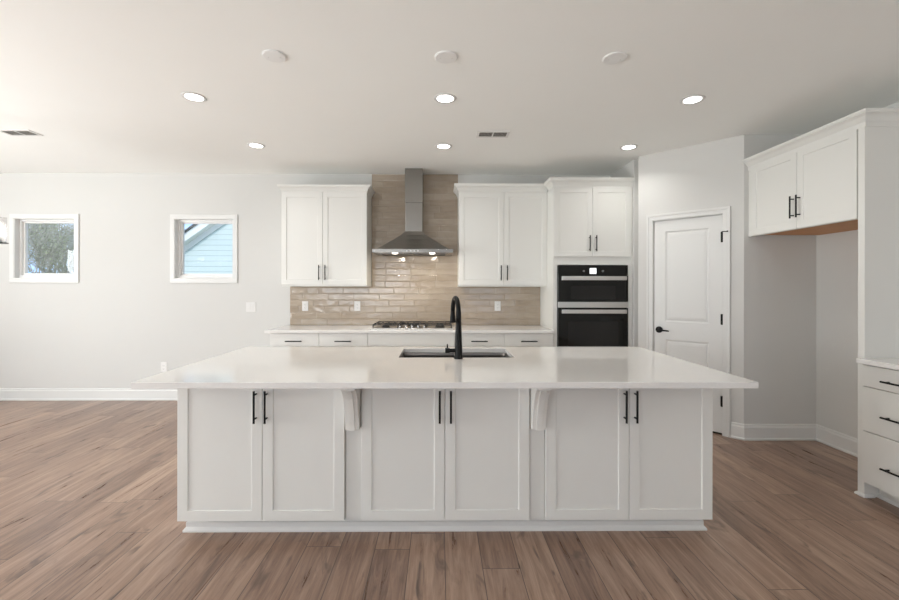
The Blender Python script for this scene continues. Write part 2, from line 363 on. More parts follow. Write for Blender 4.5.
def panel_door(x0, x1, z0, z1, yf, th, panels):
    """slab with moulded raised panels; front at yf"""
    bm = bmesh.new()
    xs = sorted({x0, x1, panels[0][0], panels[0][1]}); zs = sorted({z0, z1}|{p[2] for p in panels}|{p[3] for p in panels})
    V = {}
    def v(x, y, z):
        k = (round(x, 5), round(y, 5), round(z, 5))
        if k not in V: V[k] = bm.verts.new((x, y, z))
        return V[k]
    for a, b in zip(xs, xs[1:]):
        for c, e in zip(zs, zs[1:]):
            pn = [p for p in panels if p[0] <= a and b <= p[1] and p[2] <= c and e <= p[3]]
            if not pn: bm.faces.new((v(a, yf, c), v(b, yf, c), v(b, yf, e), v(a, yf, e)))
            else:
                lv = [(0, 0), (.006, .007), (.018, .008), (.024, .004), (.045, .001)]
                for (o1, d1), (o2, d2) in zip(lv, lv[1:]):
                    q1 = [v(a+o1, yf+d1, c+o1), v(b-o1, yf+d1, c+o1), v(b-o1, yf+d1, e-o1), v(a+o1, yf+d1, e-o1)]
                    q2 = [v(a+o2, yf+d2, c+o2), v(b-o2, yf+d2, c+o2), v(b-o2, yf+d2, e-o2), v(a+o2, yf+d2, e-o2)]
                    for k in range(4): bm.faces.new((q1[k], q1[(k+1) % 4], q2[(k+1) % 4], q2[k]))
                bm.faces.new(q2)
    bm.faces.new((v(x0, yf+th, z0), v(x1, yf+th, z0), v(x1, yf+th, z1), v(x0, yf+th, z1)))
    for x in (x0, x1):
        bm.faces.new([v(x, yf+th, z0), v(x, yf+th, z1)]+[v(x, yf, z) for z in reversed(zs)])
    for z in (z0, z1):
        bm.faces.new([v(x0, yf+th, z), v(x1, yf+th, z)]+[v(x, yf, z) for x in reversed(xs)])
    return bm
px0, px1 = DS0+.118, DS1-.118
leaf = obj('door_leaf', panel_door(DS0+.011, DS1-.011, .018, DH-.011, .012, .035, [(px0, px1, .23, .842), (px0, px1, 1.022, 1.922)]), TRIM, d)
obj('door_gap_shade', B((DS0, DS1, .02, .09, .0005, .006)), BLACK2, d)  # black strip painting the dark gap under the door leaf
hd = bmesh.new(); lx = DS0+.062
cyl(hd, (lx, .012, .937), (lx, -.006, .937), .032, n=24); cyl(hd, (lx, -.006, .937), (lx, -.045, .937), .011)
tube(hd, [(lx-.008, -.048, .937), (lx+.03, -.050, .936), (lx+.095, -.046, .932), (lx+.105, -.043, .931)], [.010, .009, .007, .005], 12)
obj('door_handle', hd, BLACK, d, smooth=False)
for z in (1.827, 1.068, .314):
    bm = B((DS1-.022, DS1-.004, .002, .0115, z-.047, z+.047)); cyl(bm, (DS1-.009, -.006, z-.049), (DS1-.009, -.006, z+.049), .0095, n=12)
    if z > 1.5: cyl(bm, (DS1-.007, -.008, z+.050), (DS1+.035, -.035, z+.046), .0035, n=8); cyl(bm, (DS1+.034, -.034, z+.046), (DS1+.040, -.040, z+.046), .007, n=8)
    obj('door_hinge', bm, BLACK, d)

# ------------------------------------------------------------------ cabinet parts (local frame: x along, front towards -y, z up)
def shaker(x0, x1, z0, z1, yf, th=.020, rail=.056, rec=.006):
    bm = bmesh.new()
    o = [(x0, z0), (x1, z0), (x1, z1), (x0, z1)]; i = [(x0+rail, z0+rail), (x1-rail, z0+rail), (x1-rail, z1-rail), (x0+rail, z1-rail)]
    j = [(x0+rail+.001, z0+rail+.001), (x1-rail-.001, z0+rail+.001), (x1-rail-.001, z1-rail-.001), (x0+rail+.001, z1-rail-.001)]
    O = [bm.verts.new((x, yf, z)) for x, z in o]; I = [bm.verts.new((x, yf, z)) for x, z in i]; J = [bm.verts.new((x, yf+rec, z)) for x, z in j]; K = [bm.verts.new((x, yf+th, z)) for x, z in o]
    for k in range(4):
        n = (k+1) % 4
        bm.faces.new((O[k], O[n], I[n], I[k])); bm.faces.new((I[k], I[n], J[n], J[k])); bm.faces.new((O[k], K[k], K[n], O[n]))
    bm.faces.new(J); bm.faces.new(K)
    return bm
def bar_handle(parent, x, z, yf, L, vert=True, so=.032, r=.0058):
    bm = bmesh.new(); y = yf-so; e = L/2; p = L/2-.022
    if vert:
        cyl(bm, (x, y, z-e), (x, y, z+e), r, n=12)
        for s in (-p, p): cyl(bm, (x, yf, z+s), (x, y, z+s), r*.8, n=10)
    else:
        cyl(bm, (x-e, y, z), (x+e, y, z), r, n=12)
        for s in (-p, p): cyl(bm, (x+s, yf, z), (x+s, y, z), r*.8, n=10)
    return obj('handle', bm, BLACK, parent)
def door(parent, x0, x1, z0, z1, yf, hx=None, hz=None, L=.165, rail=.056):
    g = .0017
    dd = obj('door', shaker(x0+g, x1-g, z0, z1, yf, rail=rail), CAB, parent, .0012, seg=1)
    if hx is not None: bar_handle(dd, hx, hz, yf, L)
    return dd
def drawer(parent, x0, x1, z0, z1, yf, hs=(), L=.18, hz=None, so=.032):
    g = .002
    dd = obj('drawer', B((x0+g, x1-g, yf, yf+.020, z0, z1)), CAB, parent, .0015)
    for hx in hs: bar_handle(dd, hx, (z0+z1)/2 if hz is None else hz, yf, L, False)
    return dd
CROWN = [(0, 0), (.006, 0), (.006, .016), (.012, .022), (.016, .030), (.026, .048), (.040, .060), (.048, .064), (.048, .072), (.054, .076), (.054, .094), (0, .094)]

# ---- island
isl_y = 2.342
xs3 = [(-1.419, -.5135), (-.4245, .493), (.580, 1.498)]
labs = ['white shaker island cabinet with two tall doors, left end of the three under the overhang',
        'white shaker island cabinet with two tall doors, in the middle between the two corbels',
        'white shaker island cabinet with two tall doors, right end nearest the pantry']
mids = [-.9595, .0315, 1.0385]; hnd = [(-.992, -.934), (.003, .063), (1.010, 1.068)]
for k, ((a, b), lb) in enumerate(zip(xs3, labs)):
    t = thing('island_cabinet', lb, 'cabinet', ((a+b)/2, isl_y, 0), 0, 'cabinets along the seating side of the island'); cx = (a+b)/2
    obj('carcass', B((a-cx+.0005, b-cx-.0005, .0215, .34, .089, .874)), CAB, t)
    if k == 1:
        obj('filler_panel', B((-.512-cx, a-cx, .024, .04, .089, .874)), CAB, t)
        obj('filler_panel', B((b-cx, .5785-cx, .024, .04, .089, .874)), CAB, t)
    door(t, a-cx, mids[k]-cx, .088, .872, 0, hnd[k][0]-cx, .713, .174)
    door(t, mids[k]-cx, b-cx, .088, .872, 0, hnd[k][1]-cx, .713, .174)
t = thing('kitchen_island', 'white painted body of the island with end panels and recessed toe board', 'island', (.04, 2.69, 0))
def L(x0, x1, y0, y1, z0, z1): return (x0-.04, x1-.04, y0-2.69, y1-2.69, z0, z1)
obj('end_panel', B(L(-1.419, -1.399, 2.6835, 3.25, .0, .874)), CAB, t, .001)
obj('end_panel', B(L(1.478, 1.498, 2.6835, 3.25, .0, .874)), CAB, t, .001)
obj('rear_panel', B(L(-1.399, 1.478, 3.23, 3.25, .09, .874)), CAB, t)
obj('toe_board', B(L(-1.400, 1.480, 2.410, 3.18, 0, .0875)), CAB, t)
bm = bmesh.new(); sweep(bm, [(-1.440, .49), (-1.440, -.280), (1.440, -.280), (1.440, .49)], [(0, 0), (.018, 0), (.018, .010), (.010, .020), (.006, .024), (.006, .048), (0, .052)])
obj('toe_moulding', bm, TRIM, t)
# worktop with sink cut-out
SX0, SX1, SY0, SY1 = -.262, .488, 2.772, 3.188
def slab_hole(x0, x1, y0, y1, z0, z1, h):
    bm = bmesh.new(); xs = [x0, h[0], h[1], x1]; ys = [y0, h[2], h[3], y1]; V = {}
    def v(x, y, z):
        k = (x, y, z)
        if k not in V: V[k] = bm.verts.new(k)
        return V[k]
    for i in range(3):
        for j in range(3):
            if i == j == 1: continue
            for z in (z0, z1): bm.faces.new((v(xs[i], ys[j], z), v(xs[i+1], ys[j], z), v(xs[i+1], ys[j+1], z), v(xs[i], ys[j+1], z)))
    for i in range(3):
        for y in (y0, y1): bm.faces.new((v(xs[i], y, z0), v(xs[i+1], y, z0), v(xs[i+1], y, z1), v(xs[i], y, z1)))
        for x in (x0, x1): bm.faces.new((v(x, ys[i], z0), v(x, ys[i+1], z0), v(x, ys[i+1], z1), v(x, ys[i], z1)))
    for y in (h[2], h[3]): bm.faces.new((v(h[0], y, z0), v(h[1], y, z0), v(h[1], y, z1), v(h[0], y, z1)))
    for x in (h[0], h[1]): bm.faces.new((v(x, h[2], z0), v(x, h[3], z0), v(x, h[3], z1), v(x, h[2], z1)))
    return bm
top = obj('island_worktop', slab_hole(-1.4547, 1.5249, 2.042, 3.29, .876, .906, (SX0, SX1, SY0, SY1)), QUARTZ, None, .002)
tag(top, 'long white quartz worktop overhanging the island, with the sink cut into it', 'worktop')
# sink
t = thing('kitchen_sink', 'stainless undermount sink set into the island worktop behind the black tap', 'sink', ((SX0+SX1)/2, (SY0+SY1)/2, .876))
bm = bmesh.new(); hx, hy = (SX1-SX0)/2+.004, (SY1-SY0)/2+.004
def loop(a, b, z, r=.04, n=5):
    out = []
    for cx, cy, s in ((a-r, b-r, 0), (-a+r, b-r, 1), (-a+r, -b+r, 2), (a-r, -b+r, 3)):
        for k in range(n+1):
            th = (s+k/n)*PI/2; out.append(bm.verts.new((cx+r*math.cos(th), cy+r*math.sin(th), z)))
    return out
R = [loop(hx+.015, hy+.015, -.0015), loop(hx, hy, -.0015), loop(hx-.004, hy-.004, -.02), loop(hx-.008, hy-.008, -.20), loop(hx-.03, hy-.03, -.222)]
for a, b in zip(R, R[1:]):
    n = len(a)
    for k in range(n): bm.faces.new((a[k], a[(k+1) % n], b[(k+1) % n], b[k]))
bm.faces.new(R[-1]); o = obj('basin', bm, SINK, t); sm = o.modifiers.new('shell', 'SOLIDIFY'); sm.thickness = .0012
bm = bmesh.new(); lathe(bm, [(.0, -.218), (.03, -.2185), (.045, -.216), (.055, -.2205)], n=24); obj('drain', bm, STEEL2, t)
# tap
t = thing('kitchen_tap', 'tall matte black pull-down gooseneck tap standing on the island worktop', 'tap', (.1215, 2.728, .906))
bm = bmesh.new(); lathe(bm, [(0, 0), (.0275, 0), (.0275, .006), (.0255, .010), (.0240, .06), (.0212, .14), (.0185, .215), (.0175, .24), (0, .24)], n=28)
obj('tap_body', bm, BLACK, t, smooth=True)
# neck arcs back over the sink and a little to the left
dirv = Vector((-.175, .985, 0)).normalized(); pts = [Vector((0, 0, .238)), Vector((0, 0, .29))]; Rr = .088
for k in range(1, 17):
    th = PI*k/16*.99; pts.append(Vector((0, 0, .29))+dirv*(Rr-Rr*math.cos(th))+Vector((0, 0, Rr*math.sin(th)*1.05)))
bm = bmesh.new(); tube(bm, pts, [.0172, .0168]+[.0150]*16, 18); obj('neck', bm, BLACK, t, smooth=True)
e = pts[-1]; bm = bmesh.new(); tube(bm, [e+Vector((0, 0, .004)), e+Vector((0, 0, -.02)), e+Vector((0, 0, -.055)), e+Vector((0, 0, -.074)), e+Vector((0, 0, -.078))], [.0145, .0155, .0195, .0205, .018], 18)
obj('spray_head', bm, BLACK, t, smooth=True)
bm = bmesh.new(); cyl(bm, (-.015, 0, .052), (-.058, -.004, .052), .0125, .0125, 18); cyl(bm, (-.056, -.004, .052), (-.084, -.006, .052), .0165, .0165, 18); obj('handle_hub', bm, BLACK, t, .002)
bm = bmesh.new(); tube(bm, [(-.070, -.004, .060), (-.070, .004, .078), (-.070, .030, .086)], [.006, .0048, .004], 10); obj('lever', bm, BLACK, t)
# corbels
def corbel(x, lb):
    t = thing('corbel', lb, 'corbel', (x, 2.3655, .5915), 0, 'corbels under the island overhang')
    pr = [(0, 0), (0, .284), (-.170, .284), (-.170, .238), (-.160, .232)]
    pr += [(-.145, .222), (-.130, .205), (-.113, .180), (-.100, .150), (-.086, .115), (-.074, .075), (-.064, .035), (-.058, 0)]
    pr = [(y, z) for y, z in pr]
    bm = bmesh.new(); prism(bm, pr, 'x', -.037, .037); obj('bracket', bm, CAB, t, .002)
    bm = bmesh.new()
    # raised centre rib following the scooped edge
    rib = [(y-.006, z-.002) for y, z in pr[4:]]; poly = rib+[(y+.012, z+.004) for y, z in reversed(pr[4:])]
    prism(bm, poly, 'x', -.016, .016); obj('rib', bm, CAB, t, .001)
corbel(-.4655, 'white scooped wooden corbel under the overhang, between the left and middle island cabinets')
corbel(.5365, 'white scooped wooden corbel under the overhang, between the middle and right island cabinets')

# ---- back run base cabinets
yb = 4.606
def base_cab(x0, x1, label, hx, tall=False, grp='base cabinets under the back worktop'):
    cx = (x0+x1)/2
    t = thing('base_cabinet', label, 'cabinet', (cx, yb, 0), 0, grp); w = (x1-x0)/2
    obj('carcass', B((-w, w, .0215, .606, .10, .873), (-w, w, .095, .606, 0, .10)), CAB, t)
    if hx is not None: drawer(t, -w, w, .735, .868, 0, (0,), L=.175, hz=.786)
    else: drawer(t, -w, w, .735, .868, 0)
    if w > .3:
        door(t, -w, 0,   .105, .729, 0, -.035, .62); door(t, 0, w,   .105, .729, 0, .035, .62)
    else: door(t, -w, w,   .105, .729, 0, w-.05, .62)
base_cab(-1.811, -1.285, 'white base cabinet with a top drawer at the far left end of the back worktop', 1)
base_cab(-1.284, -.764, 'white base cabinet with a top drawer just left of the gas hob', 1)
base_cab(-.763, .160, 'wide white base cabinet with a plain handleless front below the gas hob', None)
base_cab(.161, .694, 'white base cabinet with a top drawer just right of the gas hob', 1)
base_cab(.695, 1.222, 'white base cabinet with a top drawer beside the tall oven cabinet', 1)
tag(obj('back_worktop', B((-1.85, 1.223, 4.566, YB-.0005, .8745, .905)), QUARTZ, None, .002), 'white quartz worktop running along the back wall under the tiles', 'worktop')
# backsplash
bm = B((-1.800, -.818, YB-.0105, YB-.0005, .906, 1.3695), (-.818, .223, YB-.0105, YB-.0005, .906, HT-.001), (.223, 1.2235, YB-.0105, YB-.0005, .906, 1.3695))
tag(obj('tile_backsplash', bm, TILE), 'glossy taupe subway tile backsplash on the back wall behind hob and hood', 'backsplash')

# ---- wall cabinets
def wall_cab(x0, x1, xm, label, hxs):
    cx = (x0+x1)/2; yf = 4.876
    t = thing('upper_cabinet', label, 'cabinet', (cx, yf, 1.371), 0, 'wall cabinets either side of the hood')
    a, b = x0-cx, x1-cx; dpt = YB-.0005-yf
    obj('carcass', B((a, b, .0215, dpt, 0, 1.075)), CAB, t, .001)
    door(t, a, xm-cx, .019, 1.064, 0, hxs[0]-cx, .155, .17); door(t, xm-cx, b, .019, 1.064, 0, hxs[1]-cx, .155, .17)
    return t, a, b, dpt
t, a, b, dp = wall_cab(-1.786, -.822, -1.3195, 'white shaker wall cabinet with two doors, left of the range hood', (-1.357, -1.286))
bm = bmesh.new(); sweep(bm, [(a, dp), (a, .012), (b, .012), (b, dp)], [(o*.75, z*.82) for o, z in CROWN], 1.067, 1)
obj('crown_moulding', bm, CAB, t)
t, a, b, dp = wall_cab(.221, 1.2235, .731, 'white shaker wall cabinet with two doors, right of the range hood', (.697, .767))
bm = bmesh.new(); sweep(bm, [(a, dp), (a, .012), (b-.0005, .012)], CROWN, 1.067, 1)
obj('crown_moulding', bm, CAB, t)

# ---- tall oven cabinet
yt = 4.596; tx0, tx1 = 1.2245, 2.0745
t = thing('oven_cabinet', 'tall white cabinet housing the wall ovens, two doors at its top', 'cabinet', (1.65, yt, 0)); c = 1.65
obj('carcass', B((tx0-c, 1.2665-c, .0215, .6195, 0, 2.445), (2.0215-c, tx1-c, .0215, .6195, 0, 2.445), (1.2665-c, 2.0215-c, .0215, .6195, 1.605, 2.445),
    (1.2665-c, 2.0215-c, .0215, .6195, .10, .270), (1.2665-c, 2.0215-c, .60, .6195, .27, 1.605)), CAB, t)
obj('toe_board', B((1.2665-c, 2.0215-c, .08, .10, 0, .1)), CAB, t)
door(t, tx0-c, 1.6395-c, 1.693, 2.435, 0, 1.604-c, 1.833, .17); door(t, 1.6395-c, 2.052-c, 1.693, 2.435, 0, 1.674-c, 1.833, .17)
drawer(t, tx0-c, 2.052-c, .11, .262, 0, (0,))
bm = bmesh.new(); sweep(bm, [(tx0-c, .222), (tx0-c, .012), (tx1-c, .012)], CROWN, 2.438, 1); obj('crown_moulding', bm, CAB, t)
# ovens
t = thing('wall_oven', 'black glass double wall oven with steel handles built into the tall cabinet', 'oven', (1.644, yt, .28)); w = .374
obj('oven_body', B((-w+.006, w-.006, .0115, .58, .003, 1.318)), BLACK2, t)
obj('control_panel', B((-w, w, -.006, .011, 1.215, 1.320)), GLASSB, t, .002)
obj('display', B((-.036, .034, -.0072, -.006, 1.228, 1.288)), SCREEN, t)
for x in (-.10, .105):
    bm = bmesh.new(); cyl(bm, (x, -.0068, 1.258), (x, -.006, 1.258), .012, n=16); obj('touch_key', bm, mat('key_grey', (.16, .16, .16), .4), t)
def oven_door(z0, z1, hz0, hz1, win):
    dd = obj('oven_door', B((-w, w, -.012, .011, z0, z1)), GLASSB, t, .002)
    obj('oven_window', B((win[0], win[1], -.0128, -.012, win[2], win[3])), GLASSB2, dd)
    bm = B((-.346, .346, -.052, -.040, hz0, hz1), (-.335, -.315, -.040, -.012, hz0+.012, hz1-.012), (.315, .335, -.040, -.012, hz0+.012, hz1-.012))
    obj('handle', bm, STEEL2, dd, .003)
oven_door(.930, 1.212, 1.158, 1.202, (-.24, .24, .955, 1.10))
obj('steel_band', B((-w, w, -.014, .011, .866, .927)), STEEL2, t, .002)
oven_door(.010, .862, .805, .847, (-.27, .27, .18, .72))
bm = B((-w, w, -.012, .011, .0, .008)); obj('vent_trim', bm, STEEL2, t)

# ---- range hood
t = thing('range_hood', 'stainless steel chimney range hood mounted on the tiles above the hob', 'hood', (-.295, YB-.011, 1.735))
HX, HD = .4435, .489
bm = B((-HX, HX, -HD, 0, .006, .047)); obj('rim', bm, STEEL, t, .0015)
bm = bmesh.new()
lo = [(-.405, -HD+.02), (.405, -HD+.02), (.405, 0), (-.405, 0)]
lv = []
for f, z in ((0, .047), (.30, .105), (.62, .170), (.86, .225), (1, .268)):
    lv.append([bm.verts.new((x*(1-f)+sx*.102*f, y*(1-f)+(yy)*f, z)) for (x, y), (sx, yy) in zip(lo, ((-1, -.26), (1, -.26), (1, 0), (-1, 0)))])
for a, b in zip(lv, lv[1:]):
    for k in range(4): bm.faces.new((a[k], a[(k+1) % 4], b[(k+1) % 4], b[k]))
bm.faces.new(lv[0]); bm.faces.new(lv[-1]); obj('canopy', bm, STEEL, t)
obj('lower_flue', B((-.099, .099, -.258, 0, .268, .60)), STEEL, t, .002)
obj('upper_flue', B((-.102, .102, -.261, 0, .60, HT-1.735-.001)), STEEL, t, .002)
obj('filter_panel', B((-.40, .40, -HD+.06, -.03, .002, .0055)), STEEL, t)
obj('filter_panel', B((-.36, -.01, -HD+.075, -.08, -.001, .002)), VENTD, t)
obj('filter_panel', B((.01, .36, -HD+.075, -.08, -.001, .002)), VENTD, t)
for x in (-.195, .215):
    bm = bmesh.new(); cyl(bm, (x, -.455, -.004), (x, -.455, .0055), .030, n=20); lm = obj('hood_lamp', bm, HLENS, t)
    l = bpy.data.lights.new('hood_lamp_light', 'AREA'); l.shape = 'DISK'; l.size = .05; l.energy = HOOD_W; l.color = (1, .90, .76)
    lo_ = bpy.data.objects.new('hood_lamp_light', l); C.objects.link(lo_); lo_.parent = t; lo_.location = (x, -.455, -.012); lo_.rotation_euler = (math.radians(12), 0, 0)
for k in range(4):
    bm = bmesh.new(); cyl(bm, (-.06+k*.04, -HD, .026), (-.06+k*.04, -HD-.003, .026), .007, n=12); obj('button', bm, STEEL2, t)

# ---- gas hob
t = thing('gas_hob', 'black and steel five-burner gas hob set in the back worktop', 'hob', (-.295, 4.915, .905)); w, dd_ = .445, .255
obj('hob_tray', B((-w, w, -dd_, dd_, .0005, .012)), STEEL2, t, .004)
burners = [(-.30, -.12, .038), (-.30, .13, .045), (0, .05, .058), (.30, -.12, .045), (.30, .13, .038)]
for x, y, r in burners:
    bm = bmesh.new(); lathe(bm, [(r*1.25, .012), (r*1.2, .018), (r, .020), (r, .030), (r*.9, .034), (0, .034)], (x, y, 0), 24); obj('burner', bm, BLACK2, t)
def grate(x0, x1):
    bm = bmesh.new(); z0, z1 = .040, .052; b = .012; y0, y1 = -.225, .225
    if x0 < -.1 < x1: y0 = -.13
    for bx in ((x0, x1, y0, y0+b, z0, z1), (x0, x1, y1-b, y1, z0, z1), (x0, x0+b, y0+b, y1-b, z0, z1), (x1-b, x1, y0+b, y1-b, z0, z1), (x0+b, x1-b, -.006, .006, z0, z1)): box(bm, *bx)
    n = 3
    for k in range(1, n+1):
        x = x0+(x1-x0)*k/(n+1)
        for ya, yb_ in ((y0+b, y0+.085), (-.065, -.006), (.006, .065), (y1-.085, y1-b)):
            if yb_ > ya: box(bm, x-.004, x+.004, ya, yb_, z0+.001, z1)
    for x in (x0+.006, x1-.006):
        for y in (y0+.006, y1-.006): box(bm, x-.006, x+.006, y-.006, y+.006, .0125, z0)
    obj('grate', bm, BLACK2, t, .001, seg=1)
grate(-.432, -.152); grate(-.145, .145); grate(.152, .432)
for k in range(5):
    x = -.152+k*.0665+.02
    bm = bmesh.new(); lathe(bm, [(0, .012), (.021, .012), (.021, .016), (.017, .020), (.015, .038), (.0, .040)], (x, -.205, 0), 20); obj('knob', bm, STEEL, t)

# ---- fridge cabinet (faces -x: local x runs towards the camera)
XF = 2.759
t = thing('fridge_cabinet', 'white over-fridge cabinet with tall end panel, two doors and bare wood underside', 'cabinet', (XF, YN-.0005, 0), -PI/2)
Dp = XR-.0005-XF   # depth in local y
Ln = YN-.0005
def ly(y): return Ln-y           # world y -> local x
obj('carcass', B((.022, ly(2.816), .022, Dp, 1.836, 2.44)), CAB, t)
obj('wood_underside', B((.022, ly(2.816), .040, Dp, 1.829, 1.8355)), WOOD, t)
obj('front_rail', B((.022, ly(2.816), .022, .040, 1.816, 1.8355)), CAB, t)
obj('filler_strip', B((.0, .0215, .004, .05, 1.816, 2.44), (.0215, .038, .004, .0215, 1.816, 2.44)), CAB, t)
obj('end_panel', B((ly(2.814), ly(2.768), 0, Dp, 0, 2.44)), CAB, t, .0015)
door(t, .040, ly(3.302), 1.817, 2.422, .0, ly(3.328), 1.985, .172); door(t, ly(3.302), ly(2.822), 1.817, 2.422, .0, ly(3.270), 1.985, .172)
bm = bmesh.new(); q = ly(2.768)
sweep(bm, [(0, .004), (q, .004), (q, Dp)], [(0, 0), (.006, 0), (.006, .030)]+[(o+.002, z*.80+.022) for o, z in CROWN[2:-1]]+[(0, .097)], 2.405, 1)
obj('crown_moulding', bm, CAB, t)
bm = bmesh.new(); sweep(bm, [(ly(2.814), .05), (ly(2.814), 0), (ly(2.768), 0), (ly(2.768), .06)], [(0, 0), (.012, 0), (.012, .008), (.006, .018), (0, .02)], 0, 1); obj('shoe_moulding', bm, TRIM, t)

# ---- right hand drawer base with worktop
y1, y0 = 2.7675, 1.853; xf = 2.738
t = thing('drawer_base', 'white base cabinet with three wide drawers beside the tall fridge panel', 'cabinet', (xf, y1, 0), -PI/2); w = y1-y0; dd_ = XR-.0005-xf
obj('carcass', B((.0005, w, .0215, dd_, .10, .872), (.0005, w, .115, dd_, 0, .10)), CAB, t)
bm = bmesh.new(); sweep(bm, [(.0, .115), (w, .115)], [(0, 0), (.014, 0), (.014, .01), (.008, .02), (.003, .024), (0, .024)], 0, 1); obj('shoe_moulding', bm, TRIM, t)
for z0, z1, hz in ((.728, .862, .782), (.441, .723, .562), (.106, .436, .247)): drawer(t, .003, w, z0, z1, 0, (.235, w-.235), L=.17, hz=hz)
tag(obj('side_worktop', B((2.700, XR-.0005, y0-.02, y1-.001, .8735, .903)), QUARTZ, None, .002), 'short white quartz worktop over the drawers at the right edge', 'worktop')

# ---- outlets and switches
def outlet(x, z, y, label, grp, n=1, sw=False):
    t = thing('light_switch' if sw else 'wall_outlet', label, 'switch' if sw else 'outlet', (x, y, z), 0, grp); w = .036*(1 if n == 1 else 1.65)
    obj('cover_plate', B((-w, w, -.006, 0, -.058, .058)), PLASTIC, t, .002)
    for k in range(n):
        cx = 0 if n == 1 else (-.023+.046*k)
        if sw: obj('rocker', B((cx-.016, cx+.016, -.009, -.006, -.033, .033)), PLASTIC, t, .002)
        else:
            for zz in (-.020, .020):
                s = obj('socket', B((cx-.017, cx+.017, -.0075, -.006, zz-.014, zz+.014)), PLASTIC, t, .002)
                obj('slots', B((cx-.008, cx-.006, -.0078, -.0075, zz-.005, zz+.005), (cx+.006, cx+.008, -.0078, -.0075, zz-.005, zz+.005), (cx-.002, cx+.002, -.0078, -.0075, zz-.011, zz-.007)), SLOT, s)
ys = YB-.0108
g = 'outlets on the tile backsplash'
outlet(-1.617, 1.134, ys, 'white outlet on the tiles at the far left, under the left wall cabinet', g)
outlet(-.99, 1.135, ys, 'white outlet on the tiles just left of the hob', g)
outlet(.705, 1.137, ys, 'white outlet on the tiles right of the black tap', g)
outlet(-2.273, 1.122, YB, 'white double switch on the painted wall between right window and worktop', None, 2, True)
outlet(-3.316, .398, YB, 'white outlet low on the painted wall above the baseboard', None)

# ---- ceiling: downlights, pendant covers, registers
def downlight():
    t = thing('downlight', '', 'ceiling light', (0, 0, HT))
    bm = bmesh.new(); lathe(bm, [(.059, -.0035), (.064, -.006), (.080, -.004), (.083, -.0005), (.059, -.0005), (.059, -.0035)], n=40); obj('trim_ring', bm, PLASTIC, t, smooth=True)
    bm = bmesh.new(); r = lathe(bm, [(.0585, -.0008), (.0585, -.003), (.03, -.0045)], n=40); bm.faces.new(r[-1]); bm.faces.new(r[0]); obj('lens', bm, LENS, t)
    l = bpy.data.lights.new('downlight_lamp', 'AREA'); l.shape = 'DISK'; l.size = .12; l.energy = DOWN_W; l.spread = 2.3; l.color = (1, .97, .92)
    o = bpy.data.objects.new('downlight_lamp', l); C.objects.link(o); o.parent = t; o.location = (0, 0, -.012)
    return t
proto = downlight(); n = 0
for y, row in ((3.121, 'front'), (4.175, 'back')):
    for x, p in ((-1.772, 'left'), (.040, 'middle'), (1.842, 'right')):
        o = proto if n == 0 else copy_tree(proto); n += 1; o.location = (x, y, HT); o['group'] = 'recessed downlights in the ceiling'
        o['label'] = 'round lit recessed ceiling light, %s of the three in the %s' % (p, 'row nearer the camera' if row == 'front' else 'row near the back wall')
t0 = None
for x, p in ((-.980, 'left'), (.038, 'middle'), (1.043, 'right')):
    if t0 is None:
        t0 = thing('pendant_cover', '', 'ceiling cover', (x, 2.560, HT), 0, 'blank pendant covers above the island')
        bm = bmesh.new(); r = lathe(bm, [(.068, -.0005), (.068, -.006), (.062, -.009), (.0, -.010)], n=36); obj('cover_disc', bm, VINYL, t0)
        for s in (-.035, .035):
            bm = bmesh.new(); cyl(bm, (s, 0, -.0095), (s, 0, -.0115), .004, n=10); obj('screw', bm, PLASTIC, t0)
        o = t0
    else: o = copy_tree(t0); o.location.x = x
    o['label'] = 'unlit round white blank cover on the ceiling, %s of three above the island' % p
def register(x, y, label):
    t = thing('ceiling_vent', label, 'vent', (x, y, HT), 0, 'air registers in the ceiling'); a, b = .122, .053
    bm = B((-a-.022, a+.022, -b-.022, -b, -.006, -.0005), (-a-.022, a+.022, b, b+.022, -.006, -.0005), (-a-.022, -a, -b, b, -.006, -.0005), (a, a+.022, -b, b, -.006, -.0005), (-.006, .006, -b, b, -.006, -.0015))
    obj('frame', bm, PLASTIC, t)
    obj('duct_shade', B((-a, a, -b, b, -.0015, -.0005)), VENTD, t)  # flat dark sheet painting the shade behind the louvres
    for s in (-1, 1):
        bm = bmesh.new()
        for k in range(9):
            cx = s*(.014+k*.0122); box(bm, cx-.0012, cx+.0012, -b, b, -.0055, -.002)
        obj('louvres', bm, mat('vent_louvre', (.42, .41, .39), .6), t)
register(.475, 3.840, 'small white louvred ceiling register between the middle and right downlights')
register(-3.728, 3.855, 'small white louvred ceiling register at the left edge of the ceiling')

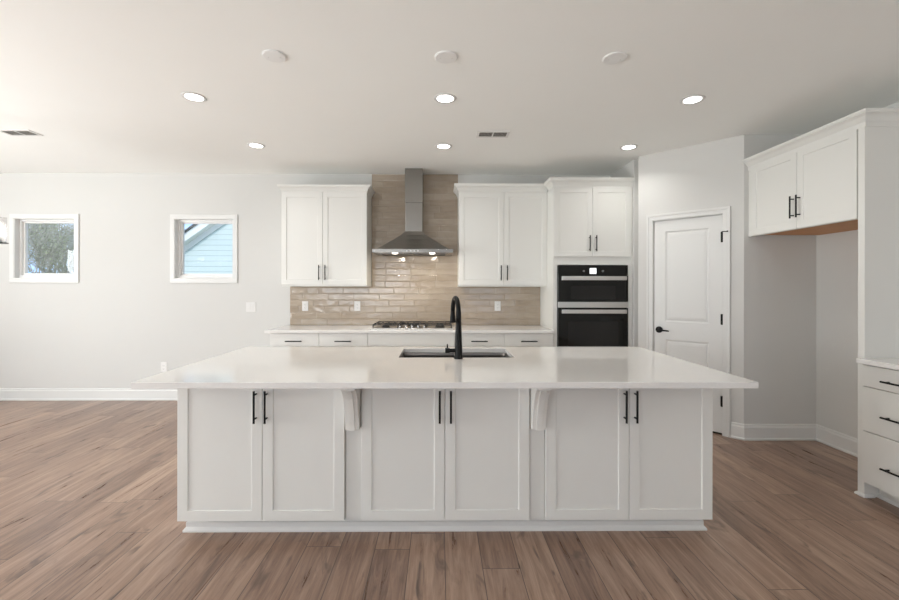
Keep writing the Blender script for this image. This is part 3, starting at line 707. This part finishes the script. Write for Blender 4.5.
# ---- dining chandelier, mostly off the left edge of the picture
cx, cy = -3.775, 3.30
t = thing('chandelier', 'black chandelier with clear glass shades, cut by the left edge of the picture', 'chandelier', (cx, cy, HT))
bm = bmesh.new(); lathe(bm, [(0, -.001), (.06, -.001), (.06, -.02), (.01, -.03), (.01, -.98), (.028, -1.0), (.028, -1.08), (0, -1.10)], n=20); obj('stem', bm, BLACK, t)
for k in range(5):
    a = 2*PI*k/5+PI/5; u = Vector((math.cos(a), math.sin(a), 0)); rr = .30
    bm = bmesh.new(); tube(bm, [u*.02+Vector((0, 0, -1.04)), u*.2+Vector((0, 0, -1.055)), u*(rr-.03)+Vector((0, 0, -1.05)), u*rr+Vector((0, 0, -1.035)), u*rr+Vector((0, 0, -1.02))], .007, 10); arm = obj('arm', bm, BLACK, t)
    p = u*rr
    bm = bmesh.new(); lathe(bm, [(0, -1.022), (.060, -1.022), (.062, -1.016), (.022, -1.012), (.018, -.965), (0, -.963)], (p.x, p.y, 0), 20); obj('shade_holder', bm, BLACK, arm)
    bm = bmesh.new(); lathe(bm, [(.050, -1.016), (.052, -.815), (.050, -.815), (.048, -1.016)], (p.x, p.y, 0), 24); obj('glass_shade', bm, SHADEG, arm, smooth=True)
    bm = bmesh.new(); lathe(bm, [(.008, -.965), (.014, -.955), (.026, -.915), (.026, -.895), (.014, -.872), (0, -.866)], (p.x, p.y, 0), 16); obj('bulb', bm, BULB, arm, smooth=True)

# ------------------------------------------------------------------ outside
GRASS = noisy(mat('lawn', (.16, .18, .09), .95), 2, .3)
struct('ground', B((-60, 40, YB+.3, 70, -.5, -.4), (-60, XL-.3, -30, YB+.3, -.5, -.4)), GRASS)
# neighbour's gabled house
def siding_mat():
    m = mat('aqua_lap_siding', (.50, .70, .73), .6); t, N, M = nodes(m); b = t.nodes['Principled BSDF']
    c = N('ShaderNodeTexCoord'); sp = N('ShaderNodeSeparateXYZ'); t.links.new(c.outputs['Object'], sp.inputs[0])
    f = M('FRACT', M('DIVIDE', sp.outputs[2], .135))
    r = N('ShaderNodeMapRange'); r.inputs['From Max'].default_value = .10; t.links.new(f, r.inputs[0])
    mx = N('ShaderNodeMix', data_type='RGBA'); t.links.new(r.outputs[0], mx.inputs['Factor']); mx.inputs['A'].default_value = (.38, .46, .46, 1); mx.inputs['B'].default_value = (.60, .70, .69, 1)
    t.links.new(mx.outputs['Result'], b.inputs['Base Color'])
    bp = N('ShaderNodeBump'); bp.inputs['Distance'].default_value = .02; t.links.new(M('SUBTRACT', 1, f), bp.inputs['Height']); t.links.new(bp.outputs[0], b.inputs['Normal'])
    return m
SID = siding_mat(); SHING = noisy(mat('grey_shingles', (.10, .11, .12), .9), 30, .3)
hy0, ex, ez, pk, pz = 11.0, -6.85, 2.12, -2.6, 5.15
t = thing('neighbour_house', 'pale aqua lap-sided gabled house seen through the right window', 'house', (pk, hy0, -.4))
def hz(x): return ez+(pz-ez)*(x-ex)/(pk-ex)
bm = bmesh.new(); prism(bm, [(ex+.35-pk, 0), (-(ex+.35-pk), 0), (-(ex+.35-pk), hz(ex+.35)+.4), (0, pz+.4), (ex+.35-pk, hz(ex+.35)+.4)], 'y', 0, 8); obj('siding_wall', bm, SID, t)
sl = (pz-ez)/(pk-ex); WHT = mat('white_rake_board', (.86, .88, .88), .5)
for s in (1, -1):
    xa, za = (ex-.15-pk), hz(ex-.15)+.4
    bm = bmesh.new(); prism(bm, [(s*xa, za+.02), (0, pz+.42), (0, pz+.62), (s*xa, za+.22)], 'y', -.24, 8.3); obj('roof_deck', bm, WHT, t)
    bm = bmesh.new(); prism(bm, [(s*(xa-.05), za+.20), (0, pz+.625), (0, pz+.665), (s*(xa-.05), za+.24)], 'y', -.30, 8.35); obj('shingle_roof', bm, SHING, t)
    bm = bmesh.new(); prism(bm, [(s*xa, za-.13), (0, pz+.27), (0, pz+.42), (s*xa, za+.02)], 'y', -.03, .0); obj('frieze_board', bm, WHT, t)
# distant low building beyond the trees
t = thing('distant_garage', 'low grey-blue roofed outbuilding glimpsed at the bottom of the left window', 'building', (-14.6, 20, -.4))
bm = bmesh.new(); prism(bm, [(-2.6, 0), (3, 0), (3, 2.2), (-2.6, 2.2)], 'y', 0, 5); obj('wall', bm, noisy(mat('grey_render', (.35, .40, .46), .8), 5, .1), t)
bm = bmesh.new(); prism(bm, [(-.3, 2.2), (5.7, 2.2), (-.3+3.0, 4.4)], 'x', -2.9, 3.3); obj('roof', bm, noisy(mat('slate_blue_roof', (.22, .30, .40), .8), 20, .2), t)
# bare twiggy trees
BARK = noisy(mat('grey_bark', (.46, .44, .38), .9), 12, .35)
LEAF = noisy(mat('dull_green_leaves', (.34, .38, .24), .8), 6, .4)
def tree(x, y, h, seed, label):
    rnd = random.Random(seed); t = thing('bare_tree', label, 'tree', (x, y, -.4), 0, 'trees beyond the left window')
    bm = bmesh.new(); lf = bmesh.new()
    def grow(p, d, ln, r, lvl):
        q = p+d*ln; m_ = p+d*ln*.5+Vector((rnd.uniform(-1, 1), rnd.uniform(-1, 1), rnd.uniform(-.5, .5)))*ln*.06
        tube(bm, [p, m_, q], [r, r*.85, r*.62], 5 if lvl < 3 else 3)
        if lvl == 6:
            for _ in range(1):
                c = q+Vector((rnd.uniform(-1, 1), rnd.uniform(-1, 1), rnd.uniform(-1, 1)))*.1; a = Vector((rnd.uniform(-1, 1), rnd.uniform(-1, 1), rnd.uniform(-1, 1))).normalized(); b = a.orthogonal()
                lf.faces.new([lf.verts.new(c+a*.022), lf.verts.new(c+b*.012), lf.verts.new(c-a*.022), lf.verts.new(c-b*.012)])
            return
        for _ in range(3 if lvl else 6):
            nd = (d+Vector((rnd.uniform(-1, 1), rnd.uniform(-1, 1), rnd.uniform(-.45, .8)))*.62).normalized()
            grow(p+(q-p)*rnd.uniform(.55, 1), nd, ln*rnd.uniform(.66, .82), r*.64, lvl+1)
    grow(Vector((0, 0, 0)), Vector((0, 0, 1)), h*.25, h*.009, 0)
    obj('branches', bm, BARK, t); o = obj('leaves', lf, LEAF, t); o['kind'] = 'stuff'
tree(-11.6, 12.6, 5.2, 3, 'bare twiggy grey-green tree outside the left window, nearest one')
tree(-21.5, 24.0, 9.0, 5, 'taller bare twiggy tree standing behind the nearest one outside the left window')
tree(-14.9, 17.4, 6.6, 9, 'bare twiggy tree to the right of the others outside the left window')
